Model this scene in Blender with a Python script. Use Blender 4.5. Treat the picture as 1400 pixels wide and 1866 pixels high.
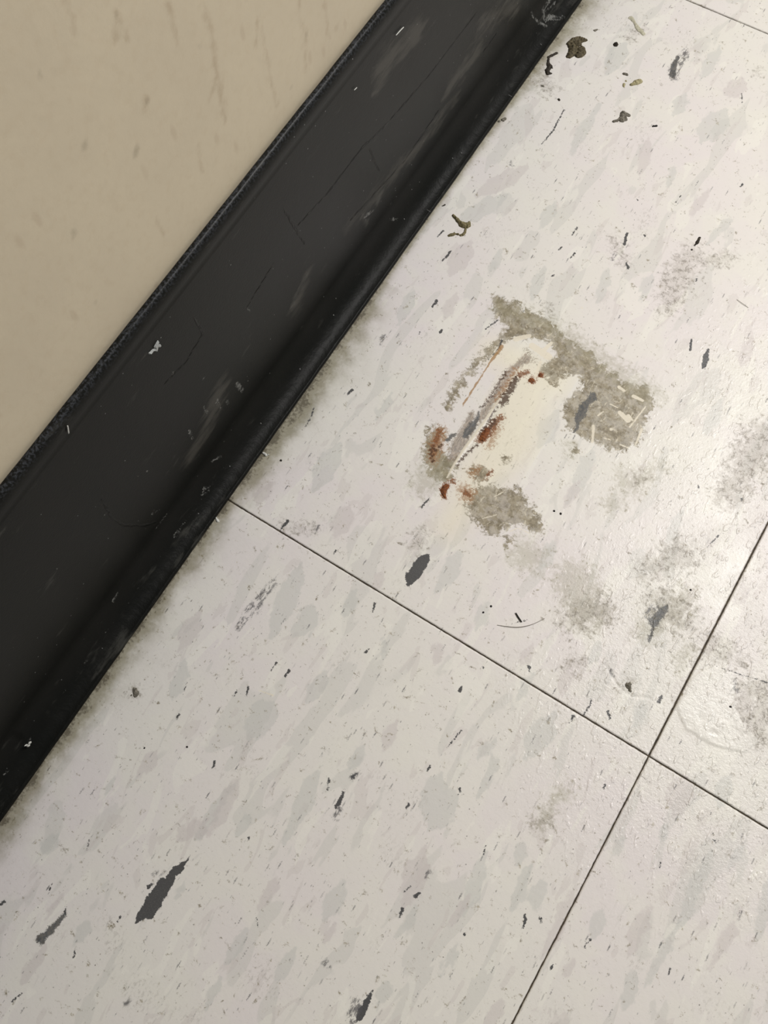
import bpy, math, random
import numpy as np
from mathutils import Matrix, Vector

for o in list(bpy.data.objects): bpy.data.objects.remove(o)
SC = bpy.context.scene; COL = SC.collection

# ------------------------------------------------------------------ camera
F = 1488.45; CX, CY = 700.0, 933.0          # pixels, frame 1400 x 1866
R = np.array([[0.84761522, 0.52960381, -0.03268391],
              [0.49747391, -0.81459808, -0.29824434],
              [-0.18457559, 0.23653705, -0.95392981]])   # columns: world X, Y, Z seen by the camera
T = np.array([0.08894736, 0.08194943, 0.27410677])
CAM = -R.T @ T
cd = bpy.data.cameras.new('camera'); cam = bpy.data.objects.new('camera', cd); COL.objects.link(cam)
M = Matrix.Identity(4)
Rw = R.T
for i in range(3):
    M[i][0] = Rw[i, 0]; M[i][1] = -Rw[i, 1]; M[i][2] = -Rw[i, 2]; M[i][3] = CAM[i]
cam.matrix_world = M
cd.sensor_fit = 'VERTICAL'; cd.sensor_height = 24.0; cd.lens = F / 1866 * 24.0
cd.clip_start = 0.01; cd.clip_end = 50
SC.camera = cam

# ------------------------------------------------------------------ world and lamp
w = bpy.data.worlds.new('world'); SC.world = w; w.use_nodes = True
bg = w.node_tree.nodes['Background']; bg.inputs[0].default_value = (0.95, 0.98, 1.0, 1); bg.inputs[1].default_value = 0.12
ld = bpy.data.lights.new('low_overhead_lamp', 'AREA'); ld.shape = 'RECTANGLE'; ld.size = 0.24; ld.size_y = 0.20
ld.energy = 7.35; ld.color = (1.0, 0.975, 0.945)
lamp = bpy.data.objects.new('low_overhead_lamp', ld); COL.objects.link(lamp)
lamp.location = (0.26, 0.47, 0.76)  # unseen lamp, set far below ceiling height to steepen the floor's falloff
lamp.rotation_euler = (Vector((-0.1, 0.15, 0)) - lamp.location).to_track_quat('-Z', 'Y').to_euler()
SC.view_settings.view_transform = 'Standard'; SC.view_settings.look = 'None'
SC.view_settings.exposure = 0.0; SC.view_settings.gamma = 1.0; SC.view_settings.use_curve_mapping = False

# ------------------------------------------------------------------ helpers
XW = -0.187            # wall face
XF = -0.184            # face of the cove base
XT = -0.1737           # toe line on the floor
TILE = 0.3048

def on_plane(px, axis=2, val=0.0):
    d = R.T @ np.array([(px[0] - CX) / F, (px[1] - CY) / F, 1.0])
    return CAM + (val - CAM[axis]) / d[axis] * d
def scale_at(P):                       # metres per photo pixel at a point
    return (R @ P + T)[2] / F

rng = np.random.RandomState(7)
_lat = rng.rand(256, 256)
def vnoise(x, y, ox=0, oy=0):
    x = x + ox * 17.3 + 1000; y = y + oy * 9.7 + 1000
    xi = np.floor(x).astype(int); yi = np.floor(y).astype(int)
    fx = x - xi; fy = y - yi; fx = fx * fx * (3 - 2 * fx); fy = fy * fy * (3 - 2 * fy)
    g = lambda a, b: _lat[a % 256, b % 256]
    return ((g(xi, yi) * (1 - fx) + g(xi + 1, yi) * fx) * (1 - fy) + (g(xi, yi + 1) * (1 - fx) + g(xi + 1, yi + 1) * fx) * fy)
def fbm(x, y, s, o=4, seed=0):
    v = 0; a = .5; t = 0
    for k in range(o):
        v = v + a * (vnoise(x * s * 2 ** k, y * s * 2 ** k, seed + k, seed * 3 + k) - .5); t += a; a *= .5
    return v / t * 2                    # about -1..1

class Sheet:
    """a flat working plane sampled on a grid; marks are signed distances in millimetres"""
    def __init__(s, us, vs, topx, axis, val, ia, ib, warp=(.5, 900.)):
        s.us, s.vs = us, vs; s.axis, s.val, s.ia, s.ib = axis, val, ia, ib
        s.U, s.V = np.meshgrid(us, vs)
        s.WU = s.U + warp[0] * .001 * (fbm(s.U, s.V, warp[1], 4, 1)); s.WV = s.V + warp[0] * .001 * (fbm(s.U, s.V, warp[1], 4, 5))
        s.m = {}
    def new(s, name, fill=-2.0):
        s.m[name] = np.full(s.U.shape, fill, np.float32); return s.m[name]
    def pt(s, px):
        P = on_plane(px, s.axis, s.val); return P[s.ia], P[s.ib], scale_at(P)
    def _box(s, u0, u1, v0, v1):
        a, b = np.searchsorted(s.us, [u0, u1]); c, d = np.searchsorted(s.vs, [v0, v1])
        return slice(c, d + 1), slice(a, b + 1)
    def stroke(s, name, pts, rs, raw=False, gain=1.0):
        """chain of capsules; pts in photo pixels, rs radii in photo pixels"""
        if np.isscalar(rs): rs = [rs] * len(pts)
        q = [s.pt(p) for p in pts]; G = s.m[name]
        if len(q) == 1: q = q * 2; rs = list(rs) * 2
        for (a, b, k), (c, d, k2), r0, r1 in zip(q, q[1:], rs, rs[1:]):
            r0 *= k; r1 *= k2; m = max(r0, r1) + .003
            sl = s._box(min(a, c) - m, max(a, c) + m, min(b, d) - m, max(b, d) + m)
            X = (s.U if raw else s.WU)[sl]; Y = (s.V if raw else s.WV)[sl]
            if X.size == 0: continue
            L2 = (c - a) ** 2 + (d - b) ** 2
            t = np.clip(((X - a) * (c - a) + (Y - b) * (d - b)) / L2, 0, 1) if L2 > 1e-14 else np.zeros_like(X)
            dist = np.hypot(X - a - t * (c - a), Y - b - t * (d - b))
            G[sl] = np.maximum(G[sl], ((r0 + (r1 - r0) * t - dist) * 1000 * gain).astype(np.float32))
    def poly(s, name, pts, raw=False):
        q = np.array([s.pt(p)[:2] for p in pts]); m = .003
        sl = s._box(q[:, 0].min() - m, q[:, 0].max() + m, q[:, 1].min() - m, q[:, 1].max() + m)
        X = (s.U if raw else s.WU)[sl]; Y = (s.V if raw else s.WV)[sl]
        D = np.full(X.shape, 1e9); ins = np.zeros(X.shape, bool); n = len(q)
        for i in range(n):
            a, b = q[i]; c, d = q[(i + 1) % n]
            t = np.clip(((X - a) * (c - a) + (Y - b) * (d - b)) / ((c - a) ** 2 + (d - b) ** 2 + 1e-18), 0, 1)
            D = np.minimum(D, np.hypot(X - a - t * (c - a), Y - b - t * (d - b)))
            cr = ((b > Y) != (d > Y)) & (X < (c - a) * (Y - b) / (d - b + 1e-18) + a); ins ^= cr
        s.m[name][sl] = np.maximum(s.m[name][sl], (np.where(ins, D, -D) * 1000).astype(np.float32))
    def sample(s, name, u, v):
        G = s.m[name]
        fu = np.interp(u, s.us, np.arange(len(s.us))); fv = np.interp(v, s.vs, np.arange(len(s.vs)))
        i = np.minimum(fu.astype(int), len(s.us) - 2); j = np.minimum(fv.astype(int), len(s.vs) - 2)
        a = fu - i; b = fv - j
        return ((G[j, i] * (1 - a) + G[j, i + 1] * a) * (1 - b) + (G[j + 1, i] * (1 - a) + G[j + 1, i + 1] * a) * b).astype(np.float32)

def grid_mesh(name, co, nu, nv, mat, parent=None, attrs=None, mask=None, smooth=True):
    """co: (nv*nu,3) row-major quads"""
    me = bpy.data.meshes.new(name)
    idx = np.arange(nu * nv).reshape(nv, nu)
    q = np.stack([idx[:-1, :-1], idx[:-1, 1:], idx[1:, 1:], idx[1:, :-1]], -1).reshape(-1, 4)
    if mask is not None: q = q[mask.reshape(-1)]
    me.vertices.add(len(co)); me.vertices.foreach_set('co', co.astype(np.float32).ravel())
    me.loops.add(q.size); me.loops.foreach_set('vertex_index', q.ravel().astype(np.int32))
    me.polygons.add(len(q)); me.polygons.foreach_set('loop_start', np.arange(0, q.size, 4, dtype=np.int32))
    me.update(calc_edges=True)
    me.polygons.foreach_set('use_smooth', np.full(len(q), smooth))
    for k, v in (attrs or {}).items():
        a = me.attributes.new(k, 'FLOAT', 'POINT'); a.data.foreach_set('value', np.ascontiguousarray(v, np.float32).ravel())
    me.materials.append(mat); me.validate()
    o = bpy.data.objects.new(name, me); COL.objects.link(o)
    if parent: o.parent = parent
    return o
def pmesh(name, verts, faces, mat, parent=None, smooth=True):
    me = bpy.data.meshes.new(name); me.from_pydata([tuple(v) for v in verts], [], faces)
    me.materials.append(mat); me.polygons.foreach_set('use_smooth', [smooth] * len(faces)); me.update()
    o = bpy.data.objects.new(name, me); COL.objects.link(o)
    if parent: o.parent = parent
    return o
def tag(o, label=None, cat=None, group=None, kind=None):
    for k, v in (('label', label), ('category', cat), ('group', group), ('kind', kind)):
        if v: o[k] = v
    return o

# ------------------------------------------------------------------ node helper
class NT:
    def __init__(s, name):
        s.mat = bpy.data.materials.new(name); s.mat.use_nodes = True; s.t = s.mat.node_tree
        s.b = s.t.nodes['Principled BSDF']
    def n(s, typ, **kw):
        x = s.t.nodes.new(typ)
        for k, v in kw.items():
            if k.startswith('i_'):
                key = k[2:]; key = int(key) if key.isdigit() else key.replace('_', ' ')
                if hasattr(v, 'is_linked') or isinstance(v, bpy.types.NodeSocket): s.t.links.new(v, x.inputs[key])
                else: x.inputs[key].default_value = v
            else: setattr(x, k, v)
        return x
    def math(s, op, a, b=0.0, c=0.0, clamp=False):
        x = s.t.nodes.new('ShaderNodeMath'); x.operation = op; x.use_clamp = clamp
        for i, v in enumerate((a, b, c)):
            if isinstance(v, bpy.types.NodeSocket): s.t.links.new(v, x.inputs[i])
            else: x.inputs[i].default_value = v
        return x.outputs[0]
    def attr(s, name): return s.n('ShaderNodeAttribute', attribute_name=name).outputs['Fac']
    def pos(s): return s.n('ShaderNodeNewGeometry').outputs['Position']
    def flat(s, v, a, b):
        q = s.n('ShaderNodeSeparateXYZ'); s.t.links.new(v, q.inputs[0]); c = s.n('ShaderNodeCombineXYZ')
        s.t.links.new(q.outputs[a], c.inputs[0]); s.t.links.new(q.outputs[b], c.inputs[1]); return c.outputs[0]
    def cells(s, v, scale):
        x = s.n('ShaderNodeTexVoronoi', voronoi_dimensions='2D'); s.t.links.new(v, x.inputs['Vector']); x.inputs['Scale'].default_value = scale
        q = s.n('ShaderNodeSeparateColor'); s.t.links.new(x.outputs['Color'], q.inputs[0]); return x.outputs['Distance'], q.outputs[0], q.outputs[1]
    def mapping(s, v, rot=0.0, scale=(1, 1, 1), loc=(0, 0, 0)):
        x = s.n('ShaderNodeMapping'); s.t.links.new(v, x.inputs[0]); x.inputs['Rotation'].default_value = (0, 0, rot)
        x.inputs['Scale'].default_value = scale; x.inputs['Location'].default_value = loc; return x.outputs[0]
    def noise(s, v, scale, det=3, rough=.5, dist=0.0):
        x = s.n('ShaderNodeTexNoise'); s.t.links.new(v, x.inputs['Vector'])
        x.inputs['Scale'].default_value = scale; x.inputs['Detail'].default_value = det
        x.inputs['Roughness'].default_value = rough; x.inputs['Distortion'].default_value = dist
        return x.outputs['Fac']
    def step(s, v, lo, hi):
        x = s.n('ShaderNodeMapRange'); x.interpolation_type = 'SMOOTHSTEP'; s.t.links.new(v, x.inputs[0])
        x.inputs[1].default_value = lo; x.inputs[2].default_value = hi; return x.outputs[0]
    def mix(s, fac, a, b):
        x = s.t.nodes.new('ShaderNodeMix'); x.data_type = 'RGBA'
        for i, v in ((0, fac), (6, a), (7, b)):
            if isinstance(v, bpy.types.NodeSocket): s.t.links.new(v, x.inputs[i])
            else: x.inputs[i].default_value = v if i == 0 else (*v, 1)
        return x.outputs[2]
def srgb(r, g, b):
    f = lambda c: (c / 255 / 12.92) if c <= 10 else ((c / 255 + .055) / 1.055) ** 2.4
    return (f(r), f(g), f(b))

# ------------------------------------------------------------------ materials
def vinyl_tile_material():
    m = NT('speckled_vinyl_tile'); P = m.pos()
    mul = m.math
    big = m.noise(P, 16, 2); mid = m.noise(P, 60, 3)
    base = m.mix(m.step(big, .35, .65), srgb(229, 226, 220), srgb(229, 223, 222))
    base = m.mix(mul('MULTIPLY', m.step(mid, .45, .62), .45), base, srgb(231, 229, 220))
    # flakes, elongated along one direction
    d = m.mapping(P, math.radians(4), (1, .30, 1))
    f1 = m.noise(d, 95, 3, .45, .6)
    fl = m.step(f1, .585, .61)
    base = m.mix(mul('MULTIPLY', fl, .42), base, srgb(206, 205, 200))
    f2 = m.noise(m.mapping(P, math.radians(8), (1, .34, 1), (3, 1, 0)), 150, 3, .5, .5)
    base = m.mix(mul('MULTIPLY', m.step(f2, .62, .64), .35), base, srgb(208, 201, 198))
    f3 = m.noise(m.mapping(P, math.radians(2), (1, .32, 1), (7, 2, 0)), 120, 3, .5, .5)
    base = m.mix(mul('MULTIPLY', m.step(f3, .60, .63), .5), base, srgb(238, 236, 228))
    jag = m.noise(P, 900, 3, .6); jg = mul('SUBTRACT', jag, .5)
    jag2 = m.noise(P, 2600, 2, .6); jg2 = mul('SUBTRACT', jag2, .5)
    def mask(name, lo, hi, k=1.2, k2=.6):
        v = mul('MULTIPLY_ADD', jg, k, m.attr(name)); v = mul('MULTIPLY_ADD', jg2, k2, v)
        return m.step(v, lo, hi)
    j3 = mul('SUBTRACT', m.noise(m.mapping(P, .1, (1, .45, 1)), 260, 3, .6), .5)
    def mask3(name, lo, hi):
        return m.step(mul('ADD', mul('MULTIPLY', j3, 6.0), mul('MULTIPLY_ADD', jg, 1.0, m.attr(name))), lo, hi)
    pale = mask3('pale', -.4, .5)
    base = m.mix(mul('MULTIPLY', pale, .46), base, srgb(198, 199, 195))
    mauve = mask3('mauve', -.4, .6)
    base = m.mix(mul('MULTIPLY', mauve, .46), base, srgb(203, 195, 194))
    # procedural dark ticks and specks
    jag2b = mul('SUBTRACT', m.noise(P, 1900, 4, .8), .5)
    for rot, sy, sc, p, th, k, off in ((6, .20, 300, .78, .085, .80, 0), (14, .30, 420, .62, .075, .55, 4), (-4, .16, 170, .80, .035, .7, 9)):
        dist, c1, c2 = m.cells(m.mapping(P, math.radians(rot), (1, sy, 1), (off, off * .7, 0)), sc)
        dist = mul('MULTIPLY_ADD', jag2b, .34, dist)
        tk = mul('MULTIPLY', m.step(dist, th, th * .45), m.step(c1, p, p + .02))
        tk = mul('MULTIPLY', tk, mul('MULTIPLY_ADD', c2, .8, .25))
        base = m.mix(mul('MULTIPLY', tk, k), base, srgb(104, 103, 106))
    for sc, p, th, k in ((260, .80, .06, .75), (520, .78, .07, .45)):
        dist, c1, c2 = m.cells(P, sc)
        tk = mul('MULTIPLY', m.step(mul('MULTIPLY_ADD', jag2b, .25, dist), th, th * .5), m.step(c1, p, p + .02))
        base = m.mix(mul('MULTIPLY', tk, mul('MULTIPLY', c2, k)), base, srgb(92, 86, 78))
    # faint smudges everywhere
    sm = mul('MULTIPLY', m.step(m.noise(P, 45, 4, .6), .56, .72), m.step(m.noise(m.mapping(P, .1, (1, .5, 1)), 1100, 3, .7), .50, .64))
    base = m.mix(mul('MULTIPLY', sm, .38), base, srgb(150, 145, 136))
    # marks
    cream = m.step(m.attr('cream'), -9, 6)
    base = m.mix(mul('MULTIPLY', cream, .55), base, srgb(236, 229, 202))
    j4 = mul('SUBTRACT', m.noise(P, 330, 4, .7, .5), .5)
    ol = m.step(mul('ADD', mul('MULTIPLY', j4, 11.0), mul('ADD', mul('MULTIPLY', jg, 5.0), mul('MULTIPLY_ADD', jg2, 2.5, m.attr('olive')))), -.9, 1.1)
    mott = m.step(m.noise(P, 300, 6, .75), .40, .60)
    olc = m.mix(mott, srgb(120, 110, 88), srgb(160, 150, 128))
    base = m.mix(mul('MULTIPLY', ol, mul('MULTIPLY_ADD', m.step(m.noise(P, 200, 6, .8), .44, .56), .26, .72)), base, olc)
    ws = mul('MULTIPLY', ol, m.step(m.noise(m.mapping(P, .6, (1, .5, 1)), 620, 3, .6, 1.), .60, .66)); base = m.mix(mul('MULTIPLY', ws, .6), base, srgb(218, 210, 190))
    faint = m.step(mul('ADD', mul('MULTIPLY', j4, 22.0), mul('MULTIPLY_ADD', jg, 12.0, m.attr('faint'))), -3, 4)
    base = m.mix(mul('MULTIPLY', faint, .38), base, srgb(150, 145, 118))
    dp = m.step(mul('ADD', mul('MULTIPLY', j4, 26.0), mul('MULTIPLY_ADD', jg, 12.0, m.attr('dirt'))), -3.5, 3.0)
    grit = m.step(m.noise(P, 420, 8, .85, .4), .49, .58)
    base = m.mix(mul('MULTIPLY', dp, .22), base, srgb(140, 132, 116))
    base = m.mix(mul('MULTIPLY', mul('MULTIPLY', dp, grit), .62), base, srgb(112, 103, 90))
    gr = m.attr('grime')      # 0..1 band of old dirt along the cove base
    g1 = mul('MULTIPLY', gr, mul('MULTIPLY_ADD', mul('SUBTRACT', m.noise(P, 150, 3, .6), .5), 1.6, mul('MULTIPLY_ADD', jg, .5, 1.0)))
    base = m.mix(mul('MULTIPLY', m.step(g1, .04, .75), .78), base, srgb(134, 127, 100))
    base = m.mix(mul('MULTIPLY', m.step(mul('MULTIPLY_ADD', jg, .6, g1), .74, 1.10), .7), base, srgb(72, 64, 48))
    jst = mul('SUBTRACT', m.noise(m.mapping(P, math.radians(-8), (1, .22, 1)), 1500, 5, .8), .5)
    gb = m.step(mul('ADD', mul('MULTIPLY', jst, 7.0), mul('MULTIPLY_ADD', jg, 4.0, m.attr('greyband'))), -.9, .9)
    base = m.mix(mul('MULTIPLY', gb, .80), base, m.mix(m.step(jst, -.08, .10), srgb(112, 100, 90), srgb(170, 154, 138)))
    dk = mask('dark', -.10, .12, 1.4, .9)
    dkc = m.mix(m.step(jag2, .45, .7), srgb(66, 67, 69), srgb(84, 83, 84))
    base = m.mix(mul('MULTIPLY', dk, .97), base, dkc)
    sp = mul('MULTIPLY', mask('speckdark', -.6, .6, 1.8, .9), m.step(m.noise(m.mapping(P, .2, (1, .4, 1)), 600, 7, .85, .3), .46, .54))
    base = m.mix(mul('MULTIPLY', sp, .85), base, srgb(88, 87, 90))
    bl = mask('slate', -.3, .3, 2.2, 1.2)
    base = m.mix(mul('MULTIPLY', bl, .92), base, m.mix(m.step(jag, .4, .6), srgb(70, 74, 78), srgb(98, 96, 92)))
    rs = mask('rustsoft', -1.5, 1.5, 9.0, 5.0)
    base = m.mix(mul('MULTIPLY', rs, .68), base, srgb(160, 116, 72))
    ru = mask('rust', -.6, .5, 5.0, 3.0)
    ruc = m.mix(m.step(jag2, .42, .6), srgb(96, 56, 26), srgb(152, 94, 48))
    base = m.mix(mul('MULTIPLY', ru, .92), base, ruc)
    rd = mask('rustdark', -.6, .5, 5.0, 3.0)
    base = m.mix(mul('MULTIPLY', rd, .90), base, srgb(72, 46, 28))
    oc = mask('ochre', -.15, .15, .5, .4)
    base = m.mix(mul('MULTIPLY', oc, .8), base, srgb(160, 118, 62))
    pl = m.step(m.attr('peel'), -.1, .3); base = m.mix(mul('MULTIPLY', pl, .45), base, srgb(232, 230, 224))
    lt = mask('light', -.15, .15, .5, .35)
    base = m.mix(mul('MULTIPLY', lt, .85), base, srgb(232, 224, 206))
    m.t.links.new(base, m.b.inputs['Base Color'])
    # wax: satin, worn and bumpy towards the trafficked side
    worn = m.step(m.attr('worn'), 0, 1)
    r = m.n('ShaderNodeMapRange'); m.t.links.new(m.noise(P, 240, 4, .6), r.inputs[0]); r.inputs[3].default_value = .30; r.inputs[4].default_value = .48
    rr = mul('MULTIPLY_ADD', worn, -.09, r.outputs[0]); rr = mul('MULTIPLY_ADD', dp, .14, rr); rr = mul('MULTIPLY_ADD', pl, -.08, rr)
    m.t.links.new(rr, m.b.inputs['Roughness'])
    m.b.inputs['IOR'].default_value = 1.5
    h = m.math('ADD', mul('MULTIPLY', m.noise(P, 420, 4, .62), .25), mul('MULTIPLY', worn, mul('ADD', m.noise(P, 900, 4, .7), mul('MULTIPLY', m.step(m.noise(m.mapping(P, .9, (1, .5, 1)), 420, 2), .58, .66), .8))))
    bp = m.n('ShaderNodeBump'); bp.inputs['Strength'].default_value = .5; bp.inputs['Distance'].default_value = .0006
    m.t.links.new(h, bp.inputs['Height']); m.t.links.new(bp.outputs[0], m.b.inputs['Normal'])
    return m.mat

def rubber_material():
    m = NT('black_rubber_base'); P = m.pos(); mul = m.math
    n1 = m.noise(P, 35, 4, .6); n2 = m.noise(m.mapping(P, 0, (1, .25, 1)), 300, 4, .6); n3 = m.noise(P, 1500, 3, .6)
    c = m.mix(m.step(n1, .3, .7), srgb(19, 20, 18), srgb(25, 25, 23))
    du = m.step(mul('MULTIPLY_ADD', mul('SUBTRACT', n2, .5), 22.0, m.attr('dust_sheen')), -3.0, 5.0)
    c = m.mix(mul('MULTIPLY', du, .8), c, srgb(66, 64, 59))  # dusty smears, plus sheen near the top end put into the colour
    sm = m.step(mul('MULTIPLY_ADD', mul('SUBTRACT', n2, .5), 12.0, m.attr('smear')), -1.0, 1.5)
    c = m.mix(mul('MULTIPLY', sm, .4), c, srgb(84, 83, 78))
    n4 = m.noise(m.mapping(P, 0, (1, .5, .5)), 700, 6, .8)
    sc = m.step(mul('MULTIPLY_ADD', mul('SUBTRACT', n3, .5), 2.6, m.attr('scuff')), -.15, .15)
    c = m.mix(mul('MULTIPLY', sc, mul('MULTIPLY', m.step(n4, .44, .60), .62)), c, srgb(140, 140, 136))
    cr = m.step(m.attr('crease'), -.38, .06)
    c = m.mix(mul('MULTIPLY', cr, .45), c, srgb(14, 14, 13))
    # fine scattered flecks of lint
    dist, c1, c2 = m.cells(m.flat(P, 1, 2), 190)
    fl = mul('MULTIPLY', m.step(mul('MULTIPLY_ADD', mul('SUBTRACT', n3, .5), .05, dist), .045, .02), m.step(c1, .86, .88))
    c = m.mix(mul('MULTIPLY', fl, mul('MULTIPLY', c2, .75)), c, srgb(150, 150, 148))
    edge = m.attr('lip'); c = m.mix(mul('MULTIPLY', edge, mul('MULTIPLY', m.step(n3, .44, .62), .8)), c, srgb(60, 62, 66))  # bluish highlight along the lip, painted into the rubber colour
    m.t.links.new(c, m.b.inputs['Base Color'])
    r = mul('MULTIPLY_ADD', n1, .12, .30); r = mul('MULTIPLY_ADD', m.attr('toe'), .10, r)
    m.t.links.new(r, m.b.inputs['Roughness']); m.b.inputs['IOR'].default_value = 1.45; m.b.inputs['Specular IOR Level'].default_value = .13
    bp = m.n('ShaderNodeBump'); bp.inputs['Strength'].default_value = .5; bp.inputs['Distance'].default_value = .00020
    hh = mul('ADD', mul('MULTIPLY', n3, .35), mul('MULTIPLY', m.noise(P, 260, 4, .6), mul('MULTIPLY_ADD', m.attr('toe'), 2.5, .3)))
    hh = mul('MULTIPLY_ADD', cr, -1.5, hh)
    m.t.links.new(hh, bp.inputs['Height']); m.t.links.new(bp.outputs[0], m.b.inputs['Normal'])
    return m.mat

def wall_material():
    m = NT('beige_wall_paint'); P = m.pos(); mul = m.math
    n1 = m.noise(P, 22, 4, .6); nf = m.noise(P, 400, 4, .6)
    c = m.mix(m.step(n1, .3, .7), srgb(188, 176, 153), srgb(193, 181, 157))
    c = m.mix(mul('MULTIPLY', m.step(nf, .45, .75), .25), c, srgb(180, 164, 138))
    st = m.step(mul('MULTIPLY_ADD', mul('SUBTRACT', nf, .5), 3.5, m.attr('streak')), -1.2, 1.2)
    c = m.mix(mul('MULTIPLY', st, .38), c, srgb(150, 130, 104))
    sp = m.step(mul('MULTIPLY_ADD', mul('SUBTRACT', nf, .5), 1.5, m.attr('spot')), -.8, .8)
    c = m.mix(mul('MULTIPLY', sp, .42), c, srgb(134, 122, 102))
    dist, c1, c2 = m.cells(m.mapping(m.flat(P, 1, 2), 0, (1, .4, 1)), 170)
    fl = mul('MULTIPLY', m.step(mul('MULTIPLY_ADD', mul('SUBTRACT', nf, .5), .3, dist), .22, .05), m.step(c1, .86, .9))
    c = m.mix(mul('MULTIPLY', fl, .22), c, srgb(150, 128, 104))
    m.t.links.new(c, m.b.inputs['Base Color']); m.b.inputs['Roughness'].default_value = .55
    bp = m.n('ShaderNodeBump'); bp.inputs['Strength'].default_value = .35; bp.inputs['Distance'].default_value = .0003
    m.t.links.new(m.noise(P, 260, 4, .6), bp.inputs['Height']); m.t.links.new(bp.outputs[0], m.b.inputs['Normal'])
    return m.mat

def plain(name, c1, c2, scale=1500, rough=.8, bump=.0002):
    m = NT(name); P = m.pos(); n = m.noise(P, scale, 4, .65)
    m.t.links.new(m.mix(m.step(n, .35, .65), c1, c2), m.b.inputs['Base Color']); m.b.inputs['Roughness'].default_value = rough
    bp = m.n('ShaderNodeBump'); bp.inputs['Strength'].default_value = .7; bp.inputs['Distance'].default_value = bump
    m.t.links.new(n, bp.inputs['Height']); m.t.links.new(bp.outputs[0], m.b.inputs['Normal'])
    return m.mat

M_TILE = vinyl_tile_material(); M_RUB = rubber_material(); M_WALL = wall_material()
M_BED = plain('dark_adhesive_bed', srgb(50, 42, 32), srgb(74, 64, 50), 400)
M_JOINT = plain('seam_grime', srgb(48, 41, 31), srgb(78, 68, 52), 900)
M_DIRT = plain('dark_olive_dirt', srgb(66, 58, 40), srgb(104, 94, 70), 1100)
M_BLACK = plain('black_dirt', srgb(28, 24, 18), srgb(58, 50, 38), 1300)
M_OLIVE = plain('olive_crumb', srgb(96, 90, 56), srgb(134, 122, 92), 1100)
M_LINT = plain('faded_lint', srgb(176, 172, 150), srgb(200, 196, 176), 1200)
M_TAN = plain('tan_crumb', srgb(150, 142, 104), srgb(178, 170, 138), 1200)
M_GREY = plain('grey_brown_crumb', srgb(92, 88, 78), srgb(134, 128, 116), 1200)
M_SPECK = plain('black_speck', srgb(22, 21, 20), srgb(34, 32, 30), 2000)
M_WHITE = plain('white_lint', srgb(190, 190, 184), srgb(214, 214, 208), 2000)
M_CHIP = plain('grey_paint_chip', srgb(140, 142, 140), srgb(168, 170, 167), 900)
M_RUSTY = plain('rust_crumb', srgb(92, 50, 24), srgb(146, 86, 44), 1200)
M_HAIR = plain('brown_hair', srgb(92, 84, 74), srgb(116, 106, 94), 2000, .5)

# ------------------------------------------------------------------ floor marks (dirt, stains, flakes)
D = 0.0004
xs = np.arange(-0.180, 0.070, D); ys = np.arange(-0.186, 0.330, D)
FS = Sheet(xs, ys, None, 2, 0.0, 0, 1, warp=(.55, 650.))
for k in ('pale', 'mauve', 'olive', 'dark', 'speckdark', 'slate', 'rust', 'rustdark', 'ochre', 'light', 'greyband'): FS.new(k)
for k in ('rustsoft',): FS.new(k, -4.)
for k in ('faint', 'dirt', 'cream'): FS.new(k, -14.)
def local(pts, sc, ox, oy): return [(x / sc + ox, y / sc + oy) for x, y in pts]

dark = [
 local([(1065,240),(1000,270),(930,285),(890,340),(820,365),(790,410),(740,445),(680,540),(660,560),(595,545),(560,590),(510,650),(470,720),(400,820),(340,890),(310,990),(240,1110),(190,1190),(150,1310),(170,1330),(230,1300),(320,1240),(400,1260),(450,1230),(520,1120),(590,1030),(620,960),(700,860),(760,760),(810,650),(840,570),(850,520),(900,500),(960,430),(1010,340),(1060,260)], 9.333, 230, 1540),
 local([(165,20),(166,45),(142,85),(112,120),(92,142),(80,132),(76,100),(98,68),(118,38),(138,22)], 2, 700, 1000),
]
for p in dark: FS.poly('dark', p)
FS.stroke('dark', [(271, 1617), (278, 1611)], [3.5, 2]); FS.stroke('speckdark', [(281, 1592), (300, 1590)], [4, 2])
FS.poly('slate', local([(1036,200),(1038,225),(1012,262),(987,290),(967,345),(960,330),(975,290),(962,262),(985,238),(1005,213)], 2, 700, 1000))
FS.stroke('speckdark', [(1178, 1122), (1195, 1104)], [6, 5])
FS.poly('slate', local([(490,470),(550,480),(555,560),(480,620),(420,760),(360,830),(350,900),(300,960),(285,940),(320,860),(300,780),(340,680),(370,610),(430,560)], 6.364, 1000, 640))
FS.poly('slate', local([(640,650),(620,780),(590,850),(520,930),(480,920),(500,850),(540,800),(590,760)], 4.667, 740, 600))
FS.stroke('slate', [(814,803),(824,794),(830,791)], [4,3,2])
FS.poly('dark', local([(1182,266),(1187,300),(1172,345),(1158,342),(1160,305)], 2, 700, 500))
FS.poly('speckdark', local([(1105,165),(1112,205),(1088,240),(1072,292),(1045,294),(1035,270),(1042,240),(1070,205)], 2, 700, 0))
FS.stroke('slate', [(1236,104),(1228,122),(1226,138)], [3,5,5])
FS.stroke('speckdark', local([(1000,122),(940,190),(905,235),(865,290)], 2, 0, 1000), [6,9,9,5]); FS.stroke('speckdark', local([(940,190),(930,220),(900,240)],2,0,1000),[8,10,5])
FS.poly('dark', local([(1262,868),(1257,900),(1242,937),(1222,950),(1224,930),(1240,903)], 2, 0, 1000)); FS.stroke('speckdark', local([(1235,955),(1222,985)],2,0,1000), [7,5]); FS.stroke('speckdark', local([(1285,832),(1310,818)],2,0,1000),[5,3]); FS.stroke('dark', local([(1285,834),(1302,822)],2,0,1000),[3,1.5])
FS.stroke('dark', local([(240,507),(235,532)],2,0,1400), [1.5,3]); FS.stroke('slate', local([(235,532),(190,585),(150,622)],2,0,1400), [4,6,8]); FS.stroke('speckdark', local([(140,625),(150,635)],2,0,1400),[5,5])
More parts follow.
